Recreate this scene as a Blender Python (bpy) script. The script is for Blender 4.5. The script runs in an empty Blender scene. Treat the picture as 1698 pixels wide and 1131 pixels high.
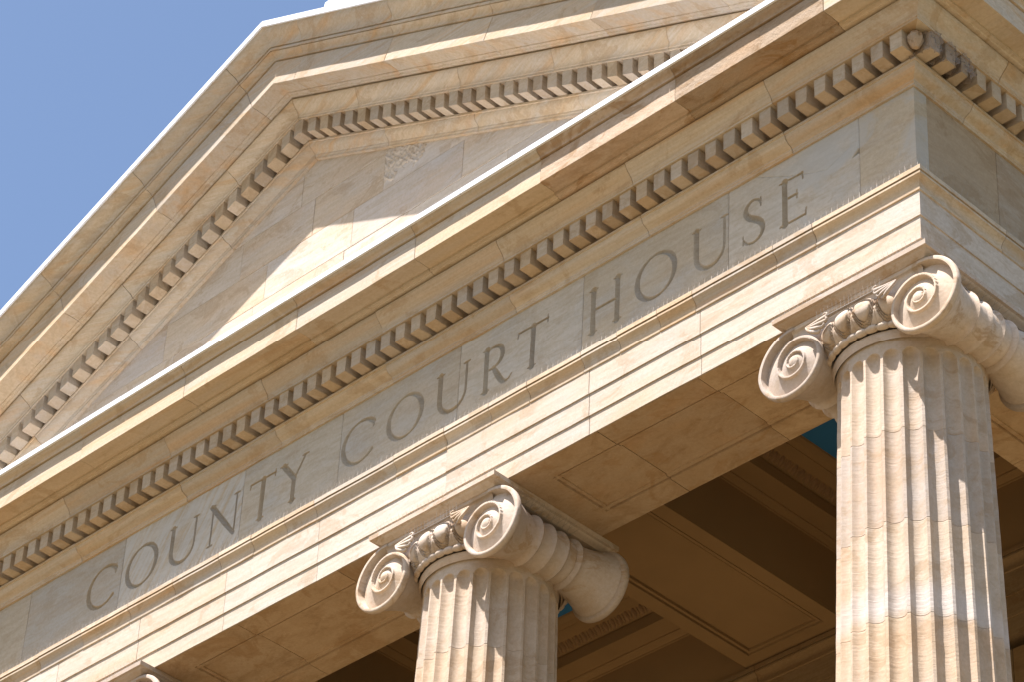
import bpy, bmesh, math, random
import numpy as np
from mathutils import Matrix, Vector
random.seed(7); RS = np.random.RandomState(11)
scene = bpy.context.scene
# ------------------------------------------------------------------ camera
cam_d = bpy.data.cameras.new('camera'); cam = bpy.data.objects.new('camera', cam_d)
scene.collection.objects.link(cam); scene.camera = cam
cam_d.sensor_width = 36.0; cam_d.lens = 36.0*5316.1/1698.0
cam_d.clip_start = 0.5; cam_d.clip_end = 3000
Rr = Vector((0.71052, 0.70219, 0.04573)); Rd = Vector((-0.40450, 0.46074, -0.79000)); Rf = Vector((-0.57580, 0.54281, 0.61140))
M = Matrix(((Rr.x, -Rd.x, -Rf.x, 7.65427), (Rr.y, -Rd.y, -Rf.y, -9.97876), (Rr.z, -Rd.z, -Rf.z, -10.67754), (0, 0, 0, 1)))
cam.matrix_world = M
# ------------------------------------------------------------------ light
SUN_DIR = Vector((0.060, 0.60, -1.335)).normalized()      # travel direction of the light
elev = math.asin(-SUN_DIR.z); az = math.atan2(-SUN_DIR.x, -SUN_DIR.y)
w = bpy.data.worlds.new("World"); scene.world = w; w.use_nodes = True
nt = w.node_tree; bg = nt.nodes['Background']; sky = nt.nodes.new('ShaderNodeTexSky')
sky.sky_type = 'NISHITA'; sky.sun_disc = False; sky.sun_elevation = elev; sky.sun_rotation = az
sky.altitude = 200; sky.air_density = 1.0; sky.dust_density = 1.6; sky.ozone_density = 1.6
nt.links.new(sky.outputs[0], bg.inputs[0]); bg.inputs[1].default_value = 0.076
sl = bpy.data.lights.new('sun', 'SUN'); sl.energy = 4.35; sl.angle = math.radians(0.53); sl.color = (1.0, 0.952, 0.945)
so = bpy.data.objects.new('sun', sl); scene.collection.objects.link(so); so.location = (0, -20, 30)
so.rotation_euler = SUN_DIR.to_track_quat('-Z', 'Y').to_euler()
scene.view_settings.view_transform = 'Standard'; scene.view_settings.look = 'None'
scene.view_settings.gamma = 1; scene.view_settings.exposure = 1.48
scene.render.engine = 'CYCLES'; scene.cycles.max_bounces = 8; scene.cycles.diffuse_bounces = 6
scene.render.resolution_x = 1024; scene.render.resolution_y = 683

# ------------------------------------------------------------------ materials
def nodes(name):
    m = bpy.data.materials.new(name); m.use_nodes = True
    t = m.node_tree; return m, t, t.nodes, t.links, t.nodes['Principled BSDF']
def mixc(N, L, fac, a, b, mode='MIX'):
    n = N.new('ShaderNodeMix'); n.data_type = 'RGBA'; n.blend_type = mode
    for sock, v in ((n.inputs[0], fac), (n.inputs[6], a), (n.inputs[7], b)):
        if hasattr(v, 'links') or hasattr(v, 'is_linked'): L.new(v, sock)
        elif isinstance(v, (int, float)): sock.default_value = v
        else: sock.default_value = (*v, 1)
    return n.outputs[2]
def ramp(N, L, src, stops):
    r = N.new('ShaderNodeValToRGB'); e = r.color_ramp.elements
    while len(e) < len(stops): e.new(0.5)
    for i, (p, c) in enumerate(stops):
        e[i].position = p; e[i].color = (c, c, c, 1) if isinstance(c, (int, float)) else (*c, 1)
    L.new(src, r.inputs[0]); return r.outputs[0]
def noise(N, L, vec, scale, detail=4, rough=.55, sc3=None, dist=0):
    if sc3:
        mp = N.new('ShaderNodeMapping'); mp.inputs['Scale'].default_value = sc3; L.new(vec, mp.inputs[0]); vec = mp.outputs[0]
    n = N.new('ShaderNodeTexNoise'); n.inputs['Scale'].default_value = scale; n.inputs['Detail'].default_value = detail
    n.inputs['Roughness'].default_value = rough; n.inputs['Distortion'].default_value = dist
    L.new(vec, n.inputs['Vector']); return n.outputs['Fac']
def stone(name, base, orange=.5, grey=.5, stretch=(.6, 1.4, 5.0), bump=.25, veins=0., patch=None, tool=False, grime=.25):
    m, t, N, L, bs = nodes(name)
    tc = N.new('ShaderNodeTexCoord'); oi = N.new('ShaderNodeObjectInfo')
    comb = N.new('ShaderNodeVectorMath'); comb.operation = 'SCALE'; comb.inputs[0].default_value = (17.0, 9.0, 5.0)
    L.new(oi.outputs['Random'], comb.inputs['Scale'])
    ad = N.new('ShaderNodeVectorMath'); ad.operation = 'ADD'; L.new(tc.outputs['Object'], ad.inputs[0]); L.new(comb.outputs[0], ad.inputs[1])
    v = ad.outputs[0]
    b = np.array(base)
    # tone per stone
    tone = ramp(N, L, oi.outputs['Random'], [(0, tuple(b*np.array((.80, .80, .83)))), (.3, tuple(b*np.array((.97, .98, 1.02)))), (.55, tuple(b*np.array((1.0, .93, .83)))), (.8, tuple(b)), (1, tuple(np.minimum(b*np.array((1.10, 1.10, 1.12)), .8)))])
    n1 = noise(N, L, v, 1.5, 5, .6, stretch, .6)
    c = mixc(N, L, ramp(N, L, n1, [(.50, 0), (.72, orange)]), tone, tuple(b*np.array((.98, .72, .46))))
    n2 = noise(N, L, v, 1.9, 4, .55, (stretch[0]*1.3, stretch[1], stretch[2]*.6), .3)
    c = mixc(N, L, ramp(N, L, n2, [(.47, 0), (.68, grey)]), c, tuple(b*np.array((.86, .95, 1.12))))
    n5 = noise(N, L, v, 7, 6, .65, (stretch[0]*.8, stretch[1], stretch[2]*1.2), .8)
    c = mixc(N, L, ramp(N, L, n5, [(.35, .46), (.60, 0)]), c, tuple(b*np.array((.74, .66, .54))))
    if veins:
        n3 = noise(N, L, v, 2.6, 8, .72, (1.0, 1.9, 1.6), .9)
        c = mixc(N, L, ramp(N, L, n3, [(.50, 0), (.66, veins)]), c, tuple(b*np.array((.50, .39, .24))))
        n6 = noise(N, L, v, 7.0, 8, .75, (1.0, 2.2, 2), .6)
        c = mixc(N, L, ramp(N, L, n6, [(.55, 0), (.70, veins*.8)]), c, tuple(b*np.array((.42, .31, .17))))
    n9 = noise(N, L, v, 2.4, 7, .68, (1.0, 1.2, 1.6), 1.1)
    c = mixc(N, L, ramp(N, L, n9, [(.54, 0), (.60, .42*grime/.25), (.74, .16)]), c, tuple(b*np.array((.66, .53, .37))))
    n10 = noise(N, L, v, 12, 7, .7, (.5, .8, 1.4), .9)
    c = mixc(N, L, ramp(N, L, n10, [(.62, 0), (.72, .40)]), c, tuple(b*np.array((.62, .50, .36))))
    n4 = noise(N, L, v, 55, 5, .75)
    c = mixc(N, L, ramp(N, L, n4, [(.3, 1.0), (.7, 0)]), c, mixc(N, L, 1.0, c, (.84, .82, .78), 'MULTIPLY'))
    # grime spots and thin dark marks
    n7 = noise(N, L, v, 9, 6, .7, (1, 1, 1.6), .4)
    c = mixc(N, L, ramp(N, L, n7, [(.66, 0), (.80, grime)]), c, tuple(b*np.array((.36, .33, .28))))
    if patch:
        c = patch(N, L, tc, c)
    L.new(c, bs.inputs['Base Color']); bs.inputs['Roughness'].default_value = .86
    bs.inputs['Specular IOR Level'].default_value = .25
    bp = N.new('ShaderNodeBump'); bp.inputs['Strength'].default_value = bump; bp.inputs['Distance'].default_value = .008
    n8 = noise(N, L, v, 26, 6, .7)
    hsum = N.new('ShaderNodeMath'); hsum.operation = 'ADD'; L.new(n8, hsum.inputs[0])
    if tool:
        wv = N.new('ShaderNodeTexNoise'); mp = N.new('ShaderNodeMapping'); mp.inputs['Scale'].default_value = (2, 2, 95)
        L.new(v, mp.inputs[0]); L.new(mp.outputs[0], wv.inputs['Vector']); wv.inputs['Scale'].default_value = 1; wv.inputs['Detail'].default_value = 3
        mu = N.new('ShaderNodeMath'); mu.operation = 'MULTIPLY'; mu.inputs[1].default_value = .75; L.new(wv.outputs['Fac'], mu.inputs[0]); L.new(mu.outputs[0], hsum.inputs[1])
    else:
        mu = N.new('ShaderNodeMath'); mu.operation = 'MULTIPLY'; mu.inputs[1].default_value = .5; L.new(n4, mu.inputs[0]); L.new(mu.outputs[0], hsum.inputs[1])
    L.new(hsum.outputs[0], bp.inputs['Height']); L.new(bp.outputs[0], bs.inputs['Normal'])
    return m
def plain(name, col, rough=.8, metal=0., var=.15, sc=3., bump=.1, spec=.3):
    m, t, N, L, bs = nodes(name)
    tc = N.new('ShaderNodeTexCoord'); n1 = noise(N, L, tc.outputs['Object'], sc, 5, .6)
    b = np.array(col)
    c = ramp(N, L, n1, [(.3, tuple(b*(1-var))), (.7, tuple(np.minimum(b*(1+var), .95)))])
    L.new(c, bs.inputs['Base Color']); bs.inputs['Roughness'].default_value = rough; bs.inputs['Metallic'].default_value = metal
    bs.inputs['Specular IOR Level'].default_value = spec
    bp = N.new('ShaderNodeBump'); bp.inputs['Strength'].default_value = bump; bp.inputs['Distance'].default_value = .01
    L.new(noise(N, L, tc.outputs['Object'], 40, 4, .6), bp.inputs['Height']); L.new(bp.outputs[0], bs.inputs['Normal'])
    return m
B = (.58, .487, .37)
def frieze_patch(N, L, tc, c):      # pale re-dressed stone with slanted tool streaks under COUN, bluish patches
    sx = N.new('ShaderNodeSeparateXYZ'); L.new(tc.outputs['Object'], sx.inputs[0])
    rot0 = N.new('ShaderNodeMapping'); rot0.inputs['Rotation'].default_value = (0, math.radians(-32), 0); L.new(tc.outputs['Object'], rot0.inputs[0])
    rot = N.new('ShaderNodeMapping'); rot.inputs['Scale'].default_value = (9, 1, .9); L.new(rot0.outputs[0], rot.inputs[0])
    n = N.new('ShaderNodeTexNoise'); n.inputs['Scale'].default_value = 2.6; n.inputs['Detail'].default_value = 6; n.inputs['Roughness'].default_value = .65
    L.new(rot.outputs[0], n.inputs['Vector'])
    a = N.new('ShaderNodeMath'); a.operation = 'GREATER_THAN'; a.inputs[1].default_value = -6.313; L.new(sx.outputs[0], a.inputs[0])
    b = N.new('ShaderNodeMath'); b.operation = 'LESS_THAN'; b.inputs[1].default_value = -5.171; L.new(sx.outputs[0], b.inputs[0])
    ab = N.new('ShaderNodeMath'); ab.operation = 'MULTIPLY'; L.new(a.outputs[0], ab.inputs[0]); L.new(b.outputs[0], ab.inputs[1])
    k = N.new('ShaderNodeMath'); k.operation = 'MULTIPLY'; L.new(ab.outputs[0], k.inputs[0]); L.new(ramp(N, L, n.outputs['Fac'], [(.42, 0), (.60, .75)]), k.inputs[1])
    c = mixc(N, L, k.outputs[0], c, (.50, .475, .43))
    k2 = N.new('ShaderNodeMath'); k2.operation = 'MULTIPLY'; L.new(ab.outputs[0], k2.inputs[0]); L.new(ramp(N, L, n.outputs['Fac'], [(.34, .6), (.48, 0)]), k2.inputs[1])
    c = mixc(N, L, k2.outputs[0], c, (.44, .33, .21))
    # blue-grey wash lower right of the last letter and grey-green stone at the corner
    g = noise(N, L, tc.outputs['Object'], 1.7, 4, .6, (1, 1, 1.6), .8)
    r1 = N.new('ShaderNodeMapRange'); r1.inputs['From Min'].default_value = -1.0; r1.inputs['From Max'].default_value = -.65; L.new(sx.outputs[0], r1.inputs[0])
    k3 = N.new('ShaderNodeMath'); k3.operation = 'MULTIPLY'; L.new(r1.outputs[0], k3.inputs[0]); L.new(ramp(N, L, g, [(.46, 0), (.54, .55)]), k3.inputs[1])
    c = mixc(N, L, k3.outputs[0], c, (.43, .42, .39))
    return c
def col_patch(N, L, tc, c):         # pale washed band around the drum
    sx = N.new('ShaderNodeSeparateXYZ'); L.new(tc.outputs['Object'], sx.inputs[0])
    n = noise(N, L, tc.outputs['Object'], 5, 3, .5)
    ma = N.new('ShaderNodeMath'); ma.operation = 'MULTIPLY_ADD'; ma.inputs[1].default_value = .10; L.new(n, ma.inputs[0]); L.new(sx.outputs[2], ma.inputs[2])
    kk = N.new('ShaderNodeMath'); kk.operation = 'MULTIPLY_ADD'; kk.inputs[1].default_value = .10; L.new(sx.outputs[0], kk.inputs[0]); L.new(ma.outputs[0], kk.inputs[2])
    r = ramp(N, L, kk.outputs[0], [(0, 0)])
    mr = N.new('ShaderNodeMapRange'); mr.inputs['From Min'].default_value = 6.13; mr.inputs['From Max'].default_value = 6.35
    L.new(kk.outputs[0], mr.inputs[0])
    rr = ramp(N, L, mr.outputs[0], [(.0, 0), (.3, .28), (.6, .28), (1.0, 0)])
    return mixc(N, L, rr, c, (.60, .60, .63))
M_trim = stone('sandstone_moulding', B, .85, .6, (.35, 2.5, 9.0), .25)
M_soff = stone('sandstone_soffit', (.56, .41, .26), .5, .1, (.8, 1.2, 4.0), .25, veins=.5, grime=.3)
M_arch = stone('sandstone_architrave', (.555, .485, .405), .5, .35, (.5, 1.5, 4.0), .2)
M_erod = stone('sandstone_eroded', (.50, .38, .26), .6, .15, (.8, 1.6, 3.0), .8, veins=.8, grime=.6)
M_erod2 = stone('sandstone_worn', (.54, .42, .31), .6, .2, (.7, 1.8, 4.0), .5, veins=.4, grime=.5)
M_frz = stone('sandstone_frieze', (.515, .46, .375), .25, .6, (.8, 1.5, 3.0), .2, patch=frieze_patch, grime=.12)
M_tym = stone('sandstone_tympanum', (.585, .505, .415), .45, .5, (.7, 1.5, 3.5), .2)
M_dent = stone('sandstone_dentil', (.54, .45, .34), .35, .45, (1, 1, 4.0), .2)
M_col = stone('sandstone_column', (.565, .465, .365), .5, .4, (1.2, 1.2, 1.0), .3, tool=True)
M_colp = stone('sandstone_column_washed', (.565, .465, .365), .5, .4, (1.2, 1.2, 1.0), .3, tool=True, patch=col_patch)
M_cap = stone('sandstone_capital', (.60, .50, .405), .3, .3, (1.5, 1.5, 2.0), .22, grime=.4)
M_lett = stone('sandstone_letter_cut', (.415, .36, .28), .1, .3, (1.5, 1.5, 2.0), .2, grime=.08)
M_joint = plain('mortar', (.34, .27, .19), .95)
M_flash = plain('white_flashing', (.76, .79, .84), .45, 0., .04, 2., .02)
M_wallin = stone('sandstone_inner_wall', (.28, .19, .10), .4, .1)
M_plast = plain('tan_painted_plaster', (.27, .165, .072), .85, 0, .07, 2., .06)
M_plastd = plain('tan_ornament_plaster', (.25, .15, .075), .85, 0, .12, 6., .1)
M_blue = plain('blue_painted_panel', (.03, .16, .36), .8, 0, .08, 3., .05)
M_wire = plain('spike_wire', (.34, .30, .26), .55, .35, .05, 3., .0)
M_film = None
def film():
    m, t, N, L, bs = nodes('clear_plastic_film')
    bs.inputs['Base Color'].default_value = (.34, .26, .20, 1); bs.inputs['Roughness'].default_value = .10
    bs.inputs['Alpha'].default_value = .42; bs.inputs['Specular IOR Level'].default_value = .9
    tc = N.new('ShaderNodeTexCoord'); bp = N.new('ShaderNodeBump'); bp.inputs['Strength'].default_value = 1; bp.inputs['Distance'].default_value = .02
    L.new(noise(N, L, tc.outputs['Object'], 22, 3, .5, None, 1.5), bp.inputs['Height']); L.new(bp.outputs[0], bs.inputs['Normal'])
    return m
M_film = film()
M_bounce_pave = plain('brown_bounce_paving', (.165, .122, .064), .9, 0, .2, .7, .2)  # unseen paving, its brown chosen for the warm bounce it throws up
M_lawn = plain('lawn_grass', (.06, .062, .03), .95, 0, .3, 1.2, .5)
M_roof = plain('grey_roof_metal', (.36, .37, .38), .5, 0, .08, 1.5, .05)

# ------------------------------------------------------------------ helpers
COL = scene.collection
def empty(name, loc, label, cat, group=None):
    o = bpy.data.objects.new(name, None); COL.objects.link(o); o.location = loc; o.empty_display_size = .3
    o['label'] = label; o['category'] = cat
    if group: o['group'] = group
    return o
def world(o):
    return Vector(o.location) if o.parent is None else world(o.parent)+Vector(o.location)
def link(name, me, parent=None, loc=None):
    """mesh in world coordinates (loc None) or placed at world location loc"""
    o = bpy.data.objects.new(name, me); COL.objects.link(o)
    L0 = Vector(loc) if loc is not None else Vector((0, 0, 0))
    if parent: o.parent = parent; o.location = L0-world(parent)
    else: o.location = L0
    return o
def tomesh(name, V, F, mat, angle=35, fix=True):
    me = bpy.data.meshes.new(name); me.from_pydata([tuple(v) for v in V], [], F)
    if fix:
        bm = bmesh.new(); bm.from_mesh(me); bmesh.ops.recalc_face_normals(bm, faces=bm.faces); bm.to_mesh(me); bm.free()
    me.materials.append(mat)
    if angle:
        me.polygons.foreach_set('use_smooth', [True]*len(me.polygons)); me.set_sharp_from_angle(angle=math.radians(angle))
    return me
def gridmesh(name, P, mat, closed_u=False, angle=None, flip=False):
    """P array (nu, nv, 3) -> quad grid"""
    nu, nv = P.shape[:2]; V = P.reshape(-1, 3)
    iu = np.arange(nu if closed_u else nu-1); iv = np.arange(nv-1); I, J = np.meshgrid(iu, iv, indexing='ij'); I2 = (I+1) % nu
    F = np.stack([I*nv+J, I2*nv+J, I2*nv+J+1, I*nv+J+1], -1).reshape(-1, 4)
    if flip: F = F[:, ::-1]
    return fastmesh(name, V, F, mat, angle)
def fastmesh(name, V, F, mat, angle=None):
    me = bpy.data.meshes.new(name); n = len(F)
    me.vertices.add(len(V)); me.vertices.foreach_set('co', np.asarray(V, dtype=np.float32).ravel())
    me.loops.add(n*4); me.loops.foreach_set('vertex_index', np.asarray(F, dtype=np.int32).ravel())
    me.polygons.add(n); me.polygons.foreach_set('loop_start', np.arange(n, dtype=np.int32)*4)
    try: me.polygons.foreach_set('loop_total', np.full(n, 4, dtype=np.int32))
    except Exception: pass
    me.update(calc_edges=True); me.validate()
    me.materials.append(mat); me.polygons.foreach_set('use_smooth', [True]*len(me.polygons))
    if angle: me.set_sharp_from_angle(angle=math.radians(angle))
    return me
def loft(name, rings, mat, angle=35, closed=True):
    V = []; F = []; n = len(rings[0])
    for r in rings: V += [tuple(p) for p in r]
    for i in range(len(rings)-1):
        for j in range(n if closed else n-1):
            a = i*n+j; b = i*n+(j+1) % n; F.append((a, b, b+n, a+n))
    F.append(tuple(range(n-1, -1, -1))); F.append(tuple((len(rings)-1)*n+k for k in range(n)))
    return tomesh(name, V, F, mat, angle)
def box(name, x0, x1, y0, y1, z0, z1, mat, parent=None, bev=.003):
    bm = bmesh.new(); bmesh.ops.create_cube(bm, size=1)
    for v in bm.verts: v.co = Vector((x0+(v.co.x+.5)*(x1-x0), y0+(v.co.y+.5)*(y1-y0), z0+(v.co.z+.5)*(z1-z0)))
    if bev: bmesh.ops.bevel(bm, geom=bm.edges[:], offset=bev, segments=1, affect='EDGES')
    bmesh.ops.recalc_face_normals(bm, faces=bm.faces)
    me = bpy.data.meshes.new(name); bm.to_mesh(me); bm.free(); me.materials.append(mat)
    return link(name, me, parent)

GAP = .0012; CH = .0022
def block_rings(prof, back, t0, t1, place, end0=None, end1=None, step=.13, wob=.0011, dp=0., dz=0.):
    """prof: outward profile (p,z) bottom->top.  place(t,p,z)->world.  end: None square joint, else function p->t (mitre)"""
    ztop = prof[-1][1]; zbot = prof[0][1]
    n = max(2, int((t1-t0)/step)); ts = []
    if end0 is None: ts += [('j', t0+GAP), ('b', t0+GAP+CH)]
    else: ts += [('m0', t0)]
    lo = end0(back)+.02 if end0 else t0; hi = end1(back)-.02 if end1 else t1
    for i in range(1, n):
        tt = t0+(t1-t0)*i/n
        if lo < tt < hi: ts.append(('b', tt))
    if end1 is None: ts += [('b', t1-GAP-CH), ('j', t1-GAP)]
    else: ts += [('m1', t1)]
    rings = []
    for kind, t in ts:
        r = []
        off = random.uniform(-wob, wob); offz = random.uniform(-wob, wob)*.7
        for (p, z) in prof:
            pp = p+dp; zz = z+dz
            if kind == 'j': pp -= CH; tt = t
            elif kind == 'm0': tt = end0(pp)
            elif kind == 'm1': tt = end1(pp)
            else: tt = t; pp += off; zz += offz if (z not in (zbot,)) else 0
            r.append(place(tt, pp, zz))
        tt = end0(back) if kind == 'm0' else end1(back) if kind == 'm1' else t
        r.append(place(tt, back, ztop+dz)); r.append(place(tt, back, zbot+dz))
        rings.append(r)
    return rings
def course(name, prof, back, joints, place, mat, parent, end0=None, end1=None, jit=.0016, angle=28, step=.13):
    out = []
    for i in range(len(joints)-1):
        e0 = end0 if i == 0 else None; e1 = end1 if i == len(joints)-2 else None
        dp = random.uniform(-jit, jit) if not (e0 or e1) else 0; dz = random.uniform(-jit, jit)*.5 if not (e0 or e1) else 0
        me = loft(name, block_rings(prof, back, joints[i], joints[i+1], place, e0, e1, dp=dp, dz=dz, step=step), mat, angle)
        out.append(link(name, me, parent))
    return out
CX = -4.808; XL = 2*CX
front = lambda t, p, z: (t, -p, z)
side = lambda t, p, z: (p, t, z)
leftside = lambda t, p, z: (XL-p, t, z)
mR = lambda p: p            # mitre of the front course at the right corner  (x = p)
mL = lambda p: XL-p
mS = lambda p: -p           # mitre of side course start (y = -p)

# ------------------------------------------------------------------ setting: unseen ground, plaza added for bounce light, podium
def flat(name, x0, x1, y0, y1, z, mat):
    me = bpy.data.meshes.new(name); me.from_pydata([(x0, y0, z), (x1, y0, z), (x1, y1, z), (x0, y1, z)], [], [(0, 1, 2, 3)]); me.materials.append(mat)
    o = bpy.data.objects.new(name, me); COL.objects.link(o); o['kind'] = 'structure'; return o
ZG = -12.30; ZF = -8.60
flat('ground', -900, 900, -900, 900, ZG, M_lawn)  # unseen lawn, kept dark to limit bounce on the flank
flat('bounce_plaza', -60, 22, -60, 60, ZG+.004, M_bounce_pave)  # out of view, added and sized to bounce warm light onto the soffits

# ------------------------------------------------------------------ the courthouse
CH_ = empty('courthouse', (CX, 1.6, ZF), 'buff sandstone courthouse portico with COUNTY COURT HOUSE cut in its frieze below a pediment', 'courthouse')
def prange(pts): return pts
# profiles (outward, height), bottom to top
P_FASC = [(.094, -.46), (.095, -.5245), (.103, -.525), (.103, -.404), (.111, -.4035), (.111, -.260), (.119, -.2595), (.119, -.104)]
P_TAEN = [(.119, -.1038), (.1265, -.100), (.1275, -.088), (.121, -.083), (.1215, -.066), (.126, -.050), (.134, -.036), (.146, -.026), (.153, -.021), (.1535, -.009), (.138, -.0085), (.138, -.0005), (.158, 0.), (.158, .027), (.150, .031)]
P_BEDC = [(.083, .664), (.0845, .677), (.0885, .681), (.090, .692), (.098, .700), (.113, .706), (.130, .715), (.142, .729), (.147, .743), (.149, .752), (.1585, .7535), (.1585, .7675)]
P_BEDB = [(.100, .768), (.100, .896), (.262, .8965), (.262, .911), (.266, .914), (.268, .925), (.276, .940), (.292, .958), (.310, .976), (.325, .996), (.331, 1.012), (.331, 1.0165), (.312, 1.018), (.312, 1.030)]
P_CORN = [(.312, 1.0305), (.350, 1.031), (.356, 1.0375), (.376, 1.0378), (.378, 1.054), (.462, 1.055), (.464, 1.0515), (.4985, 1.0515), (.500, 1.053), (.500, 1.212), (.490, 1.2135), (.490, 1.220), (.511, 1.2205), (.511, 1.228), (.514, 1.236), (.522, 1.246), (.534, 1.253), (.542, 1.262), (.545, 1.272), (.546, 1.284)]
JX_A = [XL+.02, -9.30, -8.55, -7.60, -6.771, -5.977, -5.172, -4.35, -3.286, -2.175, -1.365, 0.1]
JT = [XL-.1, -9.0, -8.2, -7.45, -6.96, -6.533, -6.075, -5.652, -5.228, -4.932, -4.637, -4.377, -3.70, -3.286, -2.93, -2.628, -2.214, -1.942, -1.648, -1.393, -.825, -.556, 0.1]
JFR = [-9.40, -8.35, -7.276, -6.313, -5.171, -4.289, -3.283, -2.298, -1.212, -.299]
JC = [XL-.1, -9.1, -8.4, -7.37, -6.333, -5.328, -4.29, -3.27, -2.247, -1.223, -.169, .4]
JB = [XL-.1, -9.6, -8.7, -7.7, -6.696, -5.698, -4.785, -3.77, -2.76, -1.751, -.733, .3]
JBC = [XL-.1, -9.7, -8.8, -7.75, -6.742, -5.708, -4.824, -3.846, -2.82, -1.786, -.742, .1]
YB = .645                       # inner face of the front architrave
DEP = 12.0
JS = [-.1, .55, 1.6, 2.7, 3.8, 4.9, 6.0, 7.1, 8.2, 9.3, 10.4, DEP]
# front courses
course('architrave_block', P_FASC, -YB, JX_A, front, M_arch, CH_, mL, mR, angle=20)
course('taenia_block', P_TAEN, -.20, JT, front, M_trim, CH_, mL, mR)
course('bed_moulding_block', P_BEDC, -.20, JBC, front, M_trim, CH_, mL, mR)
course('dentil_band_block', P_BEDB, -.20, JB, front, M_trim, CH_, mL, mR)
cb = course('cornice_block', P_CORN, -.05, JC, front, M_trim, CH_, mL, mR)
cb[-2].data.materials[0] = M_erod; cb[-3].data.materials[0] = M_erod2
# side courses (right flank and left flank)
for pl in (side, leftside):
    course('architrave_block', P_FASC, -.645 if pl is side else -.645, [-.1, 1.45, 2.9, 4.4, 6.0, 8.0, 10.0, DEP], pl, M_arch, CH_, mS, None, angle=20)
    course('taenia_block', P_TAEN, -.20, JS, pl, M_trim, CH_, mS, None)
    course('bed_moulding_block', P_BEDC, -.20, [-.1, .33]+JS[2:], pl, M_trim, CH_, mS, None)
    course('dentil_band_block', P_BEDB, -.20, [-.1, .42]+JS[2:], pl, M_trim, CH_, mS, None)
    course('cornice_block', P_CORN, -.05, JS, pl, M_trim, CH_, mS, None)
# side frieze
P_FRZ = [(.070, .029), (.070, .6635)]
jf = [.034, .62, 1.7, 2.8, 3.9, 5.0, 6.1, 7.2, 8.3, 9.4, 10.5, DEP]
M_frz_shade = stone('sandstone_flank_frieze_shaded', (.43, .355, .265), .35, .15, (1.5, .7, 3.0), .2)  # browner stone, with the flank's shade also put into its darker base colour
for pl in (side, leftside): course('frieze_block', P_FRZ, -.2, jf, pl, M_frz_shade, CH_, jit=.001)
# cores behind the blocks (mortar)
def tube_core():
    for (x0, x1, y0, y1) in ((XL+.0, 0, 0., .60), (-.60, 0, .60, DEP), (XL, XL+.60, .60, DEP)):
        box('core_masonry', x0-.045, x1+.045, y0-.045 if y0 == 0 else y0+.002, y1, -.46, .66, M_joint, CH_, 0)
        box('core_masonry', x0-.045, x1+.045, y0-.045 if y0 == 0 else y0+.002, y1, .661, 1.2, M_joint, CH_, 0)
tube_core()

# ---- front frieze with incised capitals (height-field cut into each block)
TOPZ, BOTZ = .516, .214
TH, TN = .037, .0150
def arcpts(cx, cz, rx, rz, a0, a1, th0, n=44, thick=TH, thin=TN):
    P = []
    for i in range(n+1):
        a = math.radians(a0+(a1-a0)*i/n)
        wd = thin+(thick-thin)*abs(math.cos(a-math.radians(th0)))**1.5
        P.append((cx+rx*math.cos(a), cz+rz*math.sin(a), wd))
    return P
def serif(x, z, h=.031): return [(x-h, z, .008), (x-.010, z, .0125), (x+.010, z, .0125), (x+h, z, .008)]
def stem(x, z0, z1, w_, s0=True, s1=True, h=.031):
    r = [[(x, z0, w_+.006), (x, z0+.02*(1 if z1 > z0 else -1), w_), (x, (z0+z1)/2, w_*.96), (x, z1-.02*(1 if z1 > z0 else -1), w_), (x, z1, w_+.006)]]
    if s0: r.append(serif(x, z0, h))
    if s1: r.append(serif(x, z1, h))
    return r
def letC(cx):
    a = arcpts(cx, .371, .147, .150, 42, 318, 195)
    return [a, [(a[0][0]+.002, a[0][1]+.035, .006), (a[0][0], a[0][1]-.035, .010)]]
def letO(cx, rx=.140): return [arcpts(cx, .369, rx, .149, 0, 360, 16)]
def letU(xa, xb):
    cx = (xa+xb)/2; rx = (xb-xa)/2; cz = .325; P = [(xa, TOPZ, TH), (xa, .42, TH), (xa, cz, TH)]
    for i in range(1, 24):
        a = math.pi+math.pi*i/24; u = i/24
        P.append((cx+rx*math.cos(a), cz+.106*math.sin(a), TH*(1-u)**1.1*1+TN*(1-(1-u)**1.1)))
    P += [(xb, cz, TN), (xb, TOPZ, TN)]
    return [P, serif(xa, TOPZ), serif(xb, TOPZ, .026)]
def letT(x0, x1, xs): return stem(xs, BOTZ, .505, TH, True, False)+[[(x0, .508, TN), (x1, .508, TN)], [(x0, .510, .010), (x0-.004, .475, .008)], [(x1, .530, .008), (x1, .482, .010)]]
L_E = stem(-.812, BOTZ, TOPZ-.006, TH, False, False)+[[(-.845, .213, .011), (-.672, .214, TN)], [(-.845, .511, .011), (-.690, .509, TN)], [(-.80, .385, TN), (-.728, .385, TN)],
      [(-.672, .210, .010), (-.665, .256, .007)], [(-.690, .515, .010), (-.686, .468, .007)], [(-.728, .412, .007), (-.728, .358, .007)]]
def spline(P, n=8):
    out = []
    for i in range(len(P)-1):
        p0 = P[max(i-1, 0)]; p1 = P[i]; p2 = P[i+1]; p3 = P[min(i+2, len(P)-1)]
        for k in range(n):
            t = k/n
            out.append(tuple(.5*((2*p1[j])+(-p0[j]+p2[j])*t+(2*p0[j]-5*p1[j]+4*p2[j]-p3[j])*t*t+(-p0[j]+3*p1[j]-3*p2[j]+p3[j])*t**3) for j in range(3)))
    out.append(P[-1]); return out
L_S = [spline([(-.982, .470, .012), (-1.000, .497, .014), (-1.040, .510, .016), (-1.078, .485, .024), (-1.088, .445, .032), (-1.062, .400, .038), (-1.015, .365, .040), (-.978, .325, .036), (-.966, .280, .028), (-.985, .237, .020), (-1.030, .216, .015), (-1.078, .228, .013), (-1.104, .262, .012)]),
       [(-.982, .505, .008), (-.981, .448, .008)], [(-1.106, .290, .008), (-1.105, .232, .008)]]
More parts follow.
